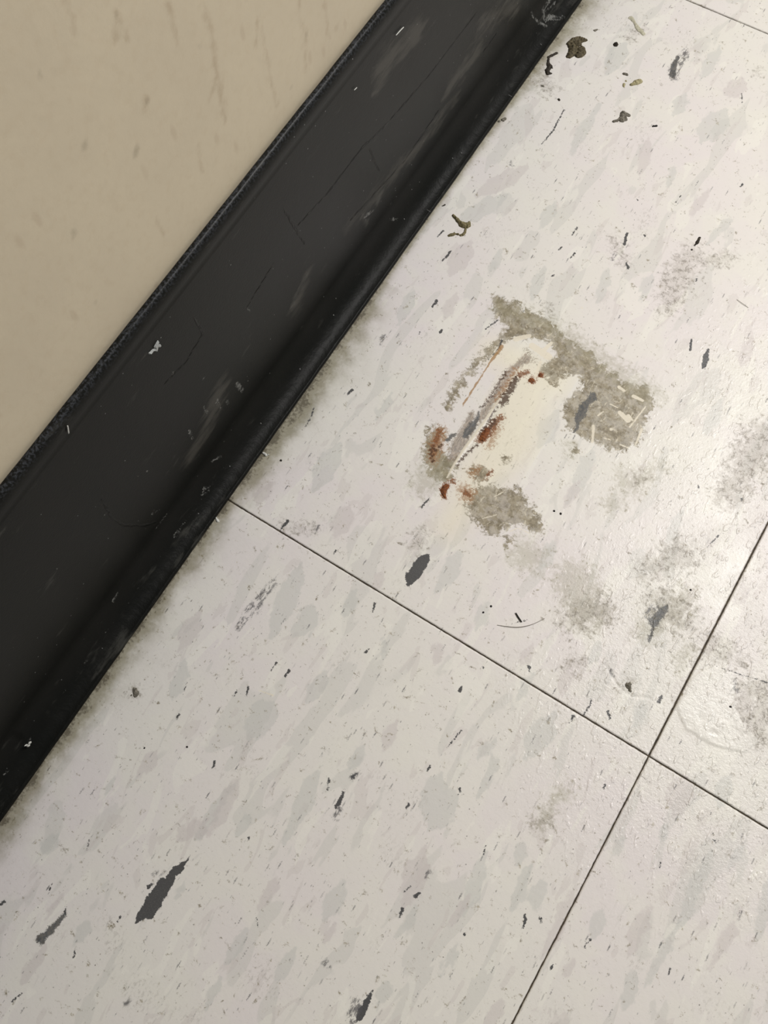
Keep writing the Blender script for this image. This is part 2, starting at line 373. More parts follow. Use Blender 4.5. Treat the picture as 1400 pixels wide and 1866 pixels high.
FS.poly('dark', local([(1362,805),(1350,850),(1330,905),(1300,930),(1295,900),(1320,860),(1335,835)],2,0,1400)); FS.stroke('speckdark', local([(1300,850),(1280,895),(1310,870)],2,0,1400),[7,9,9]); FS.stroke('speckdark', local([(1280,915),(1300,900)],2,0,1400),[8,9])
for pts, r in [
  ([(1046,1305),(1039,1318)],[2.5,1.5]), ([(1108,1296),(1112,1312)],[2.5,2]), ([(1206,1269),(1201,1278)],[2,3]), ([(841,1253),(838,1261)],[2,2.5]),
  ([(841,1331),(816,1362)],[1.2,1.2]), ([(785,1396),(780,1404)],[2,1.2]), ([(1078,1273),(1076,1285),(1064,1302)],[1.6,1.4,1.4]), ([(580,958),(570,978)],[3.5,1.5]),
  ([(524,950),(511,966)],[3,1.5]), ([(572,743),(567,760),(556,778)],[1.2,1.2,.8]), ([(700,613),(692,628)],[5,3]), ([(642,710),(631,720)],[2.5,1.5]), ([(527,1223),(520,1234)],[2.8,1.6]),
  ([(504,1207),(494,1223)],[1.4,1]), ([(326,1302),(322,1312)],[2,1.5]), ([(390,1388),(387,1400)],[2.5,1.5]), ([(684,1100),(681,1114)],[2.5,1.6]), ([(671,1182),(666,1188)],[1.5,2.5]), ([(341,1243),(333,1268)],[1.3,.8]), ([(452,1252),(449,1268)],[1.8,1.4]), ([(432,1258),(427,1268)],[1.3,1]),
  ([(162,1532),(159,1548)],[1.2,1]), ([(220,1668),(215,1680)],[1.5,1]), ([(8,1644),(3,1646)],[2.2,2.2]), ([(94,1611),(91,1621)],[1.4,1.2]), ([(137,1731),(134,1745)],[1.5,1.3]), ([(454,1527),(452,1531)],[1.8,1.3]), ([(40,1810),(20,1826)],[1.8,1]),
  ([(766,1628),(757,1635)],[2,3]), ([(885,1541),(882,1556)],[1.4,1]), ([(957,1668),(955,1692)],[3,1.8]), ([(985,1670),(985,1680)],[1.5,2]), ([(1204,1572),(1202,1582)],[1.6,1.4]), ([(1006,1758),(1004,1766)],[2,2.2]), ([(1077,1711),(1066,1726)],[2.2,1.2]), ([(1351,1662),(1345,1672)],[3.5,1.8]), ([(1294,1470),(1302,1532),(1305,1534)],[.1,.1,2.5]), ([(1222,1765),(1218,1776)],[1.5,1.2]), ([(781,1589),(776,1600)],[4,2]), ([(846,1702),(846,1704)],[1.8,1.8]),
  ([(1010,500),(1006,503)],[1.5,1.5]), ([(1052,415),(1043,428)],[1.8,1.2]), ([(1024,450),(1018,456)],[1.6,1.2]), ([(1048,461),(1040,470)],[1.8,1]), ([(1143,425),(1138,446)],[3,2.5]), ([(1120,464),(1116,474)],[3.5,2.2]), ([(1142,480),(1145,488)],[2.5,3]), ([(1242,355),(1232,368)],[1,.8]), ([(1353,336),(1349,340)],[2,1.3]), ([(1161,363),(1163,365)],[1.4,1.4]), ([(1174,428),(1176,430)],[1.5,1.5]), ([(808,420),(797,432)],[1.8,1]), ([(822,458),(806,475)],[2.2,1.5]), ([(1028,200),(1008,238),(988,262)],[1,1.6,.8]),
  ([(806,602),(803,606)],[3,2]), ([(796,548),(787,560)],[3,2]), ([(908,583),(885,600)],[1.6,1]), ([(1262,618),(1257,638)],[2.2,2]), ([(1270,508),(1269,512)],[1.2,1.2]), ([(782,908),(768,925)],[2.2,1]), ([(1353,908),(1352,913)],[2.2,1.6]), ([(1272,885),(1274,888)],[1.5,1.5]), ([(1311,975),(1290,996)],[1.2,.8]), ([(765,605),(764,608)],[1,1]),
  ([(612,1003),(608,1010)],[1.6,1.2]), ([(880,1215),(881,1218)],[1.6,1.6]), ([(964,1215),(965,1222)],[3,1.8]), ([(960,1130),(940,1135)],[.8,.6]), ([(600,1420),(597,1440)],[2.2,1.2]), ([(1352,170),(1353,190)],[1,.8]),
  ([(1150,155),(1152,157)],[.5,.5]), ([(748,1615),(737,1625)],[1.5,1]), ([(733,1655),(728,1672)],[3,1.8]),([(1103,1430),(1100,1437)],[1.6,1.2]), ([(838,1437),(836,1447)],[2.4,1.6]),([(745,1465),(742,1472)],[2.5,1.6]),([(468,1672),(470,1690)],[.8,.6])]:
    FS.stroke('dark' if max(r) < 3.3 else 'speckdark', pts, r, raw=max(r) < 2)
FS.stroke('speckdark', [(928,295),(934,302)],[4,2]); FS.stroke('speckdark', [(595,1757),(600,1762)],[7,3]); FS.stroke('speckdark', [(230,1830),(236,1824)],[4,3])
FS.stroke('speckdark', [(1340,1240),(1343,1256)], [5,5]); FS.stroke('dark', [(1338,1247),(1340,1258)], [2.5,2]); FS.stroke('dark', [(1300,1213),(1335,1224),(1360,1232),(1400,1244)], [.1,.6,.7,.6], raw=True); FS.stroke('speckdark', [(1112,1222),(1120,1234)],[3,2])

# pale flakes: centre, half length, half width, lean
PALE = [(595,850,50,20,30),(625,948,30,18,25),(522,1095,72,20,22),(555,1135,32,18,30),(345,1150,40,16,30),(325,1240,36,15,18),(475,1312,36,26,30),(270,1392,36,12,35),(580,1250,38,14,35),(555,1452,62,16,28),(410,1465,62,13,28),(202,1430,18,5,30),
 (390,1480,62,12,35),(350,1512,34,16,55),(550,1475,68,15,28),(445,1500,26,8,33),(490,1625,32,12,32),(610,1642,42,15,28),(430,1725,36,12,35),(100,1650,34,7,35),(90,1540,20,14,40),(390,1810,32,9,25),
 (755,1600,56,22,20),(740,1682,30,10,35),(865,1612,62,15,20),(835,1660,34,9,35),(950,1618,42,12,22),(980,1632,34,13,10),(1020,1680,74,13,27),(950,1552,18,9,15),(1090,1680,26,12,22),(1165,1695,46,16,28),(1270,1615,72,14,22),(1205,1742,62,10,30),(1325,1710,62,10,27),(1398,1650,80,14,15),(1150,1800,36,14,15),(1240,1450,34,24,15),(805,1475,36,26,30),(1125,1545,22,10,35),(900,1850,30,12,35),
 (985,1342,46,20,35),(955,1252,26,12,30),(795,1190,22,12,10),(790,1452,42,22,20),(820,1040,44,16,32),(960,1195,20,10,30),(1060,860,62,13,25),(1000,780,36,18,28),(1042,900,26,12,25),(1100,520,32,10,20),(980,515,32,12,20),
 (1340,162,20,17,30),(1300,230,36,24,40),(1295,115,36,12,30),(1175,285,42,11,15),(1125,105,34,18,30),(1065,235,52,11,30),(915,330,54,18,60),(880,380,50,18,60),(1240,190,22,12,30),(1275,370,28,10,40),(1000,390,32,10,30),(1310,420,34,9,40),(840,470,34,18,35),(1225,320,20,9,20),
 (1085,1190,20,12,20),(1030,1240,28,12,20),(1165,1300,22,12,15),(1320,1440,30,16,20),(690,1060,20,9,25),(640,1100,26,12,25),(700,1180,22,8,5),(710,1340,30,12,25),(650,1380,26,12,30),(150,1700,30,12,35),(60,1760,40,12,35),(330,1620,20,7,30),(520,1760,36,12,30),(600,1700,20,8,30),(700,1810,30,10,28),(820,1750,34,10,28),(1040,1760,24,9,25),(1340,1560,28,9,28),(1210,1520,18,8,20),(480,900,26,12,30),(700,740,28,10,28),(740,560,34,12,25),(820,560,30,10,25),(900,480,28,9,25),(1180,520,30,10,25),(1360,640,34,12,20),(1300,760,36,12,25),(1230,960,32,12,25),(1350,1080,26,12,25),(880,1120,30,10,25),(1000,1010,30,12,25)]
for i, (x, y, hl, hw, a) in enumerate(PALE):
    a = math.radians(a); dx, dy = math.sin(a) * hl, -math.cos(a) * hl
    FS.stroke('mauve' if i % 3 == 1 else 'pale', [(x - dx, y - dy), (x - dx * .35, y - dy * .35), (x + dx * .3, y + dy * .3), (x + dx, y + dy)], [hw * .25, hw * .95, hw, hw * .2])
FS.poly('pale', local([(438,655),(415,700),(395,740),(412,770),(425,800),(400,820),(395,850),(365,880),(345,908),(335,900),(355,850),(380,810),(385,760),(360,745),(345,780),(340,760),(345,725),(385,705),(410,680)],2,700,1000))
FS.poly('pale', local([(438,655),(415,700),(395,740),(412,770),(425,800),(400,820),(395,850),(365,880),(345,908),(335,900),(355,850),(380,810),(385,760),(360,745),(345,780),(340,760),(345,725),(385,705),(410,680)],2,700,1000))

# old glue / rust stain
O = lambda p, r: FS.stroke('olive', p, r)
for p in [[(700,270),(750,290),(790,320),(830,350),(870,385),(900,400),(950,410),(985,440),(985,480),(960,520),(950,560),(915,620),(870,645),(820,640),(780,610),(740,605),(700,580),(660,550),(650,520),(660,460),(690,430),(715,420),(720,390),(700,370),(660,370),(625,405),(600,390),(570,350),(580,320),(620,310),(640,260)],
          [(400,70),(440,95),(490,95),(500,120),(570,145),(600,170),(640,210),(700,250),(750,285),(760,330),(640,290),(600,250),(560,235),(500,235),(450,240),(420,270),(370,310),(320,365),(290,365),(300,345),(360,280),(430,215),(450,190),(400,150),(395,110)],
          [(280,375),(303,395),(272,440),(237,502),(215,497),(232,450),(253,400)],
          [(345,760),(400,765),(430,780),(480,770),(510,810),(550,850),(580,900),(580,945),(550,940),(520,920),(470,915),(430,930),(400,960),(370,950),(320,890),(290,850),(320,800)],
          [(305,705),(350,693),(392,720),(380,752),(330,748)], [(437,955),(472,960),(476,987),(440,990)],
          [(165,560),(200,545),(228,560),(215,600),(220,640),(250,690),(235,740),(200,750),(150,700),(140,650),(150,600)], [(662,640),(700,630),(715,645),(680,660)], [(430,690),(440,660),(460,658),(445,690)]]:
    FS.poly('olive', local(p, 2, 700, 500))
O([(975,655),(960,640)], [5,3])
FS.stroke('faint', [(800,850),(775,880)],[30,26]); FS.stroke('faint', [(955,1010),(975,1020)],[28,24]); FS.stroke('faint', [(1140,870),(1150,885),(1200,850)],[18,20,12]); FS.stroke('faint', [(1050,1065),(1070,1110)],[45,40]); FS.stroke('faint', [(1120,915)],[18])
FS.stroke('faint', [(1180,1150),(1250,1090)],[25,25]); FS.stroke('faint', [(1040,820)],[14]); FS.stroke('faint',[(1030,1440),(985,1500)],[12,14]); FS.stroke('faint',[(1240,1210),(1255,1180)],[12,8]); FS.stroke('faint', [(910,560),(1000,590),(1100,660),(1180,720)],[14,16,20,26])
FS.stroke('cream', [(960,700),(930,800),(880,860),(820,960)], [42,42,34,14]); FS.stroke('cream', [(1000,690),(900,640)], [30,18])
G = lambda n, p, r: FS.stroke(n, p, r)
G('greyband', local([(1030,250),(950,300),(870,380),(800,500),(720,620),(640,740),(590,800)],4.667,740,600), [8,6,7,9,8,7,6])
G('greyband', local([(560,720),(520,860),(440,980),(390,1090)],4.667,740,600), [6,12,12,8]); G('olive', local([(400,1120),(330,1230),(230,1200)],4.667,740,600), [10,14,12])
G('ochre', local([(815,150),(760,220),(700,300),(640,400),(560,530),(480,655)],4.667,740,600), [4,2.4,1.6,1.5,1.8,1.2])
FS.stroke('dark', local([(815,95),(790,160),(700,260)],4.667,740,600), [2.2,1,.6], raw=True)
G('ochre', [(913,636)], [3]); G('rustsoft', [(852,900),(845,892)], [15,10]); G('rustsoft', [(862,862),(870,855)], [7,5])
G('rustsoft', [(803,785),(796,812),(790,838)], [9,13,7]); G('rustsoft', [(940,676),(905,730)], [5,4]); G('rustsoft', [(905,780),(892,812)], [7,5])
G('rust', local([(1030,365),(990,385),(960,400)],4.667,740,600), [4.5,5,4]); G('rustdark', local([(940,420),(900,490),(870,550)],4.667,740,600), [5,6.5,5]); G('rustdark', local([(850,570),(820,630)],4.667,740,600), [7,6])
G('rust', [(969,693)], [6.5]); G('rust', [(986,683)], [5.5]); G('rust', [(976,689)],[3])
G('rust', local([(810,755),(770,775),(730,840)],4.667,740,600), [6,7,7]); G('rust', local([(730,830),(680,890),(630,940)],4.667,740,600), [7,10.5,8]); G('rustdark', local([(760,770),(720,830),(640,920)],4.667,740,600), [2.5,2,3])
G('rustdark', local([(600,985),(560,1020),(500,1080),(430,1160)],4.667,740,600), [2.2,2,1.8,1.3]); G('rustdark', local([(770,650),(700,780),(640,880)],4.667,740,600), [1.8,2.2,2])
G('rust', local([(290,870),(250,960),(230,1020),(215,1110)],4.667,740,600), [5,4.5,5,3]); G('rustdark', local([(300,980),(270,1020),(215,1010),(225,1120)],4.667,740,600), [1.5,1.8,1.5,1.5])
G('rust', local([(345,1330),(320,1370),(325,1430)],4.667,740,600), [5.5,6.5,3]); G('rust', local([(360,1290),(400,1285),(420,1310)],4.667,740,600), [2.2,3.5,1.5])
G('rust', local([(730,1205),(700,1250),(670,1275)],4.667,740,600), [2.8,2.2,1]); G('rust', [(848,898),(856,902)], [6,3]); G('rustdark', local([(860,350),(800,450),(730,560),(660,660)],4.667,740,600), [1.4,1.2,1.4,1])
FS.stroke('light', local([(800,590),(760,640),(700,740),(600,880),(500,1010),(410,1150),(350,1260)],4.667,740,600), [1.4,2,2.6,2.2,2.4,2,1.4], raw=True)
for p, r in [([(1177,741),(1148,778)],[1.2,1.6]), ([(1170,782),(1158,812)],[2.4,1.2]), ([(1082,776),(1080,806)],[2.6,2.2]), ([(1128,705),(1138,712)],[3,2.5]), ([(1155,722),(1172,730)],[3.5,2.5]), ([(1130,752),(1145,766)],[4,5]), ([(1146,758),(1152,765)],[3.5,2]), ([(1112,736),(1126,743)],[1.2,1]), ([(1114,782)],[3]), ([(1130,810),(1146,816)],[1.3,1.3]), ([(1100,798),(1112,801)],[1,1]), ([(1090,757),(1100,750)],[1.6,1]),
             ([(985,660),(975,690)],[3,2]), ([(990,640),(1005,625)],[4,3]), ([(940,618),(965,612)],[5,4]), ([(970,630),(1000,650)],[6,7]), ([(902,905),(918,896)],[1,.8]), ([(472,1258),(498,1267)],[1,1.2]), ([(930,968),(945,962),(965,972)],[.9,1,.8]), ([(880,945),(905,938)],[.8,.8]),([(1060,560),(1062,562)],[1,1])]:
    FS.stroke('light', p, r, raw=True)
for p, r in [([(1262,465),(1235,510),(1215,560)],[22,26,14]), ([(1330,470),(1250,480)],[8,14]), ([(762,985)],[14]), ([(1210,1100),(1240,1130)],[28,22]), ([(1090,1110),(1040,1130)],[28,20]), ([(1180,1040),(1240,1010)],[16,24]), ([(1255,1120)],[14]), ([(1390,1270),(1385,1340)],[28,20]), ([(1360,1275),(1375,1320)],[18,26]), ([(1352,1250)],[10]),
             ([(1300,1180),(1340,1200)],[20,12]), ([(1145,1250)],[6]), ([(985,1505),(1000,1495)],[7,5]), ([(1165,875)],[7]), ([(245,1262)],[4]), ([(1000,560)],[4]), ([(998,160),(975,135)],[12,10]), ([(770,980)],[8]), ([(1150,70),(1170,50)],[3,3]), ([(1120,440),(1140,480)],[6,6]), ([(1380,130)],[5]), ([(1050,1210)],[14]), ([(570,965),(520,960)],[4,4]), ([(1330,900),(1390,800)],[24,34])]:
    FS.stroke('dirt', p, r)
# grime band at the toe of the base: strength 0..1, width varies along the wall
dx = (FS.U - XT) * 1000
wd = np.interp(ys, [-.19, -.12, -.06, -.02, 0, .02, .05, .08, .10, .14, .18, .24, .28, .33], [5.5, 5.2, 4.6, 4.2, 4.0, 5.2, 7.0, 6.5, 4.2, 2.4, 2.2, 4.6, 7.5, 8])[:, None] * (1 + .45 * fbm(FS.U * .8, FS.V, 70, 3, 9))
st = np.interp(ys, [-.19, 0, .06, .11, .18, .24, .33], [.9, .85, .9, .8, .7, .85, .95])[:, None]
FS.m['grime'] = (st * np.exp(-(np.maximum(dx, 0) / wd) ** 1.15)).astype(np.float32)
FS.m['grime'] += (.28 * np.exp(-np.maximum(dx, 0) / 14.) * (.6 + .8 * fbm(FS.U, FS.V, 90, 3, 3))).astype(np.float32) * (FS.V < .11)
# worn, rough wax towards the right
wn = np.clip((FS.U + .075) / .07, 0, 1) * np.clip((.17 - np.abs(FS.V - .10)) / .08, 0, 1)
FS.m['worn'] = (wn * (.75 + .6 * fbm(FS.U, FS.V, 60, 3, 4))).astype(np.float32)
# relief in millimetres
H = .02 * fbm(FS.U, FS.V, 45, 2, 6)
FS.new('ridge'); FS.stroke('ridge', local([(800,590),(700,740),(600,880),(500,1010),(350,1260)],4.667,740,600), [1.5,3,3,3,1.5], raw=True)
FS.new('groove'); FS.stroke('groove', local([(960,330),(800,520),(640,760),(430,1060)],4.667,740,600), [5,7,8,6])
H += .16 * np.clip(FS.m['ridge'] + .35, 0, .6) / .6 - .12 * np.clip(FS.m['groove'] + .5, 0, 1)
FS.new('peel'); FS.poly('peel', [(1262,1232),(1300,1210),(1334,1225),(1341,1250),(1340,1290),(1356,1325),(1385,1350),(1360,1372),(1300,1360),(1250,1330),(1232,1290)])
FS.new('gouge'); FS.stroke('gouge', [(1106,1215),(1122,1242),(1140,1262),(1160,1270),(1185,1272)], [2,2.5,2.5,2.5,1.5], raw=True); FS.stroke('gouge', [(1298,1334),(1308,1338)], [5,2])
H += .20 * np.clip(FS.m['peel'] * 2.0, 0, 1) + .05 * np.clip(FS.m['peel'], 0, 1) * fbm(FS.U, FS.V, 500, 3, 8)
H += -.16 * np.clip(FS.m['gouge'] + .4, 0, .8)
FS.m['h'] = H.astype(np.float32)
FATTR = ['pale', 'mauve', 'olive', 'dark', 'speckdark', 'slate', 'rust', 'rustdark', 'ochre', 'light', 'greyband', 'rustsoft', 'faint', 'dirt', 'cream', 'grime', 'worn', 'peel']
DEF = {k: -4. for k in FATTR}; DEF.update(faint=-14., dirt=-14., cream=-14., grime=0., worn=0.)

# ------------------------------------------------------------------ floor: bed, tiles, seam dirt
bed = pmesh('floor', [(XW, -1.6, -.0032), (1.3, -1.6, -.0032), (1.3, 1.6, -.0032), (XW, 1.6, -.0032), (XW, -1.6, -.02), (1.3, -1.6, -.02), (1.3, 1.6, -.02), (XW, 1.6, -.02)],
            [(0, 1, 2, 3), (7, 6, 5, 4), (0, 4, 5, 1), (1, 5, 6, 2), (2, 6, 7, 3), (3, 7, 4, 0)], M_BED, smooth=False)
tag(bed, 'speckled off-white vinyl tile floor laid against the black cove base', None, None, 'structure')
GAP = .00026
def lines(a, b, lo, hi, d):
    g = [a, a + .00035]; k = np.arange(math.ceil((max(a, lo) + 5e-4) / d), math.floor((min(b, hi) - 5e-4) / d) + 1) * d
    r = []
    if lo > a + .01: r += [a + .002]
    r += list(k)
    if hi < b - .01: r += list(np.linspace(hi + .01, b - .002, 4))
    return np.array(sorted(set(np.round(g + r + [b - .00035, b], 7))))
def tile(i, j):
    g = GAP * (1.35 if (i >= 0 and j >= 0) else 1.0)
    x0 = max(i * TILE + GAP, XW + .004); x1 = (i + 1) * TILE - GAP; y0 = j * TILE + GAP; y1 = (j + 1) * TILE - GAP
    if i == -1 and j >= 0: x1 -= .00012
    fine = x0 < xs[-1] and x1 > xs[0] and y0 < ys[-1] and y1 > ys[0]
    if fine: us = lines(x0, x1, xs[0], xs[-1], D); vs = lines(y0, y1, ys[0], ys[-1], D)
    else: us = np.array([x0, x0 + .00035, x1 - .00035, x1]); vs = np.array([y0, y0 + .00035, y1 - .00035, y1])
    U, V = np.meshgrid(us, vs); U = U.copy(); V = V.copy(); Z = np.zeros_like(U)
    at = {}
    ins = (U >= xs[0]) & (U <= xs[-1]) & (V >= ys[0]) & (V <= ys[-1])
    for k in FATTR:
        at[k] = (np.where(ins, FS.sample(k, U, V), DEF[k]) if fine else np.full(U.shape, DEF[k]))
    if fine: Z += np.where(ins, FS.sample('h', U, V) * .001, 0)
    Z += (rng.rand() - .5) * .00006
    # eased arris all round, then the sides
    e = .00020
    Z[0] -= e; Z[-1] -= e; Z[:, 0] -= e; Z[:, -1] -= e
    if fine:                                           # slightly nibbled edges
        nb = lambda t, s: .00010 * fbm(t, t * 0 + s, 700, 3, 2)
        V[0] += nb(U[0], 1); V[-1] += nb(U[-1], 2); U[:, 0] += nb(V[:, 0], 3); U[:, -1] += nb(V[:, -1], 4)
    co = np.stack([U, V, Z], -1)
    nv, nu = U.shape
    # skirt: add an outer ring that drops to the bed
    P = np.zeros((nv + 2, nu + 2, 3)); P[1:-1, 1:-1] = co
    P[0, 1:-1] = co[0]; P[-1, 1:-1] = co[-1]; P[1:-1, 0] = co[:, 0]; P[1:-1, -1] = co[:, -1]
    P[0, 0] = co[0, 0]; P[0, -1] = co[0, -1]; P[-1, 0] = co[-1, 0]; P[-1, -1] = co[-1, -1]
    P[0, :, 2] = P[-1, :, 2] = -.003; P[:, 0, 2] = P[:, -1, 2] = -.003
    at2 = {k: np.pad(v, 1, mode='edge') for k, v in at.items()}
    cx, cy = i * TILE + TILE / 2, j * TILE + TILE / 2
    P[..., 0] -= cx; P[..., 1] -= cy
    o = grid_mesh('floor_tile', P.reshape(-1, 3), nu + 2, nv + 2, M_TILE, bed, at2)
    o.location = (cx, cy, 0); return o
for i in range(-1, 4):
    for j in range(-5, 5): tile(i, j)
jv, jf = [], []
def strip(a, b, c, d, z=-.00045):
    n = len(jv); jv.extend([(a, c, z), (b, c, z), (b, d, z), (a, d, z)]); jf.append((n, n + 1, n + 2, n + 3))
for i in range(0, 4): strip(i * TILE - .0006, i * TILE + .0006, -1.5, 1.5)
for j in range(-4, 5): strip(XW + .004, 1.2, j * TILE - .0006, j * TILE + .0006, -.00046)
tag(pmesh('seam_dirt', jv, jf, M_JOINT, bed, False), None, None, None, 'stuff')

# ------------------------------------------------------------------ wall
def wall():
    ys_ = np.concatenate([[-1.6, -.9, -.4], np.arange(-.06, .16, .0008), [.4, .9, 1.6]]); zs = np.concatenate([[-.02, .05], np.arange(.095, .20, .0008), [.5, 1.2, 2.45]])
    S = Sheet(np.arange(-.06, .16, .0008), np.arange(.095, .20, .0008), None, 0, XW, 1, 2, warp=(1.2, 200.))
    S.new('streak', -8.); S.new('spot', -8.)
    for p, r in [([(205,22),(215,40),(232,78)],[2,3,2]), ([(208,55),(214,70)],[5,3]), ([(305,0),(315,35),(325,75)],[5,4,2]), ([(374,22),(388,80),(398,140),(412,215)],[4,5,6,4]), ([(480,50),(490,110),(505,195)],[2,2.5,2]), ([(545,0),(553,60),(562,130)],[2.5,3,1.5]), ([(590,0),(600,70)],[2,2]), ([(612,50)],[4]),
                 ([(360,265),(368,310)],[2,2]), ([(395,140),(385,180)],[6,3]), ([(285,400),(300,430)],[2,3]), ([(265,190)],[10]), ([(120,0),(140,60)],[5,3]), ([(470,30),(466,80)],[3,2])]: S.stroke('streak', p, r)
    for p, r in [([(155,263)],[8]), ([(246,277)],[8]), ([(136,425)],[7]), ([(75,135)],[6]), ([(362,83)],[3.5]), ([(532,157)],[3.5]), ([(556,68)],[4]), ([(174,546)],[5]), ([(270,188)],[6]), ([(208,28)],[3])]: S.stroke('spot', p, r)
    U, V = np.meshgrid(ys_, zs)
    ins = (U >= -.06) & (U < .16) & (V >= .095) & (V < .20)
    at = {k: np.where(ins, S.sample(k, U, V), -8.) for k in ('streak', 'spot')}
    co = np.stack([np.full_like(U, XW), U, V], -1).reshape(-1, 3)
    o = grid_mesh('wall_left', co, len(ys_), len(zs), M_WALL, None, at)
    tag(o, 'beige painted wall with faint drips above the black cove base', None, None, 'structure')
    so = o.modifiers.new('thickness', 'SOLIDIFY'); so.thickness = .1; so.offset = -1
    return o
wall()

# ------------------------------------------------------------------ cove base
def cove_base():
    prof = [(XW + .00005, .0, 0), (XW + .00005, .1008, 1), (XW + .0005, .1015, 1), (XW + .0013, .10165, 1), (XW + .0020, .1014, 1), (XW + .0026, .1006, .6), (XW + .0030, .0995, .1), (XW + .0031, .0980, 0), (XW + .0030, .0965, 0), (XW + .0029, .095, 0)]
    z = .0945
    while z > .0175: prof.append((XF, z, 0)); z -= .0007
    cx0, cz0, ra, rb = XT - .0003, .0160, abs(XF - XT + .0003), .0142
    for a in np.linspace(0, math.pi / 2, 34):
        prof.append((cx0 - ra * math.cos(a), cz0 - rb * math.sin(a), 0))
    prof += [(XT - .0001, .0014, 0), (XT, .0008, 0), (XT - .00005, .0001, 0)]
    prof = np.array(prof)
    # wear and painted sheen on the face, on a sheet standing in the face plane
    fy = np.arange(-.16, .33, .0006); fz = np.arange(-.02, .106, .0006)
    S = Sheet(fy, fz, None, 0, XF, 1, 2, warp=(.5, 500.))
    for k in ('dust_sheen', 'smear', 'scuff', 'crease'): S.new(k, -9.)
    for p, r in [([(830,180),(760,270),(690,350),(640,410)],[8,10,12,12]), ([(870,90),(820,160)],[20,16]), ([(560,500),(540,560)],[14,14]), ([(400,710),(385,760),(350,830)],[22,22,18]), ([(940,10),(880,40)],[18,18]), ([(760,60),(700,120)],[30,30])]: S.stroke('dust_sheen', p, r)  # dusty smears; the strokes near the top end also paint sheen
    for p, r in [([(775,235),(745,275)],[3,4]), ([(700,345),(690,365)],[5,5]), ([(560,505),(545,520)],[5,6]), ([(540,540),(535,552)],[5,5]), ([(660,390),(670,405)],[5,4])]: S.stroke('smear', p, r)
    for p, r in [([(432,700),(442,712)],[4,4]), ([(396,730),(402,745)],[3,2]), ([(410,728),(416,735)],[2,3]), ([(372,690)],[3]), ([(316,680)],[3]), ([(345,785),(352,800)],[3,2]), ([(400,830),(385,842)],[2,3]), ([(368,885),(362,900)],[3,3]), ([(372,740),(378,752)],[2,2]), ([(720,345)],[3]), ([(712,372)],[3]), ([(708,400),(716,404)],[3,2]), ([(268,860)],[3]), ([(188,905)],[1.5]), ([(205,1093),(212,1080)],[5,3]), ([(180,1048)],[2]),
                 ([(283,928),(276,938),(292,928)],[1.2,1.2,1]), ([(305,935),(285,962)],[1.3,1.5]), ([(370,888),(378,880)],[1.5,1.5]), ([(665,395),(680,385)],[3,3]), ([(750,300)],[2]), ([(520,600)],[1.5]), ([(452,562),(458,570)],[1.5,1]), ([(1000,0),(985,20),(980,45)],[4,6,5]), ([(968,20),(975,60)],[1.5,3]), ([(983,30),(1000,12)],[2,3]), ([(984,40),(990,55)],[6,4])]: S.stroke('scuff', p, r)
    for p, r in [([(675,272),(682,292),(692,312)],[1.1,1.2,.8]), ([(517,378),(535,410),(555,445)],[.9,1.3,.8]), ([(545,410),(600,350),(660,270),(700,232),(780,140),(870,20)],[.7,.8,1,.9,.9,.8]), ([(355,580),(372,610)],[1,1.1]), ([(186,910),(205,945),(225,958),(265,957),(290,950)],[1,1.2,1.2,1,.7]), ([(640,400),(740,290),(800,200)],[.8,.8,.8]), ([(372,605),(340,660),(300,700)],[.7,.8,.7]), ([(905,60),(880,95)],[1,.8]), ([(500,480),(450,560)],[.7,.6])]: S.stroke('crease', p, r)
    yl = np.concatenate([[-1.55, -.8, -.3], np.arange(-.16, .34, .0007), [.5, .9, 1.55]])
    Y, I = np.meshgrid(yl, np.arange(len(prof)), indexing='ij')
    X = prof[I, 0]; Z = prof[I, 1]; lip = prof[I, 2]
    # slight waviness of the moulding; the toe keeps close to its line
    wav = np.clip((X - XW) / .003, 0, 1)
    X = X + wav * (.00025 * fbm(Y, Z, 14, 2, 11) * np.clip(Z / .01, .4, 1))
    X = X + .00010 * fbm(Y, Y * 0, 160, 3, 3) * (Z < .003)
    Z = Z + lip * .00012 * fbm(Y, Y * 0, 90, 3, 13)
    # marks are looked up where the sight of the face plane is, measured along the moulding
    at = {k: S.sample(k, np.clip(Y, -.159, .329), np.clip(Z - np.clip(X - XF, 0, 1) * 1.2, -.019, .105)) for k in ('dust_sheen', 'smear', 'scuff', 'crease')}
    toe = np.clip((.010 - Z) / .004, 0, 1) * (I > 20)
    # crease scuffs down in the cove
    cv = np.exp(-((Z - .0052) / .0008) ** 2) * (I > 20)
    run = np.interp(Y, [-.16, -.13, -.11, -.10, -.06, -.02, .0, .02, .05, .2, .22, .33], [.3, .9, .6, .9, .7, 1., .8, .3, .1, .1, .2, .5])
    at['scuff'] = np.maximum(at['scuff'], (cv * run * .8 - .98 + .75 * fbm(Y, Z, 200, 3, 21)).astype(np.float32) * 1.2)
    at['scuff'] = np.maximum(at['scuff'], (toe * .35 - 1.1 + .6 * fbm(Y, Z * 2, 420, 4, 23)).astype(np.float32) * 1.4)
    at['toe'] = toe; at['lip'] = lip
    at['smear'] = np.maximum(at['smear'], (toe * np.interp(Y, [-.16, -.09, -.06, -.01, .01, .2, .25, .3], [.2, .35, 1., 1., .3, .3, .9, .9]) * 1.6 - 2.6 + 1.1 * fbm(Y, Z, 120, 3, 31)).astype(np.float32))
    co = np.stack([X, Y, Z], -1).reshape(-1, 3)
    o = grid_mesh('baseboard_left', co, len(prof), len(yl), M_RUB, None, {k: np.asarray(v, np.float32) for k, v in at.items()})
    me = o.data; me.flip_normals()
    return tag(o, 'scuffed black rubber cove base between beige wall and tile floor', None, None, 'structure')
cove_base()

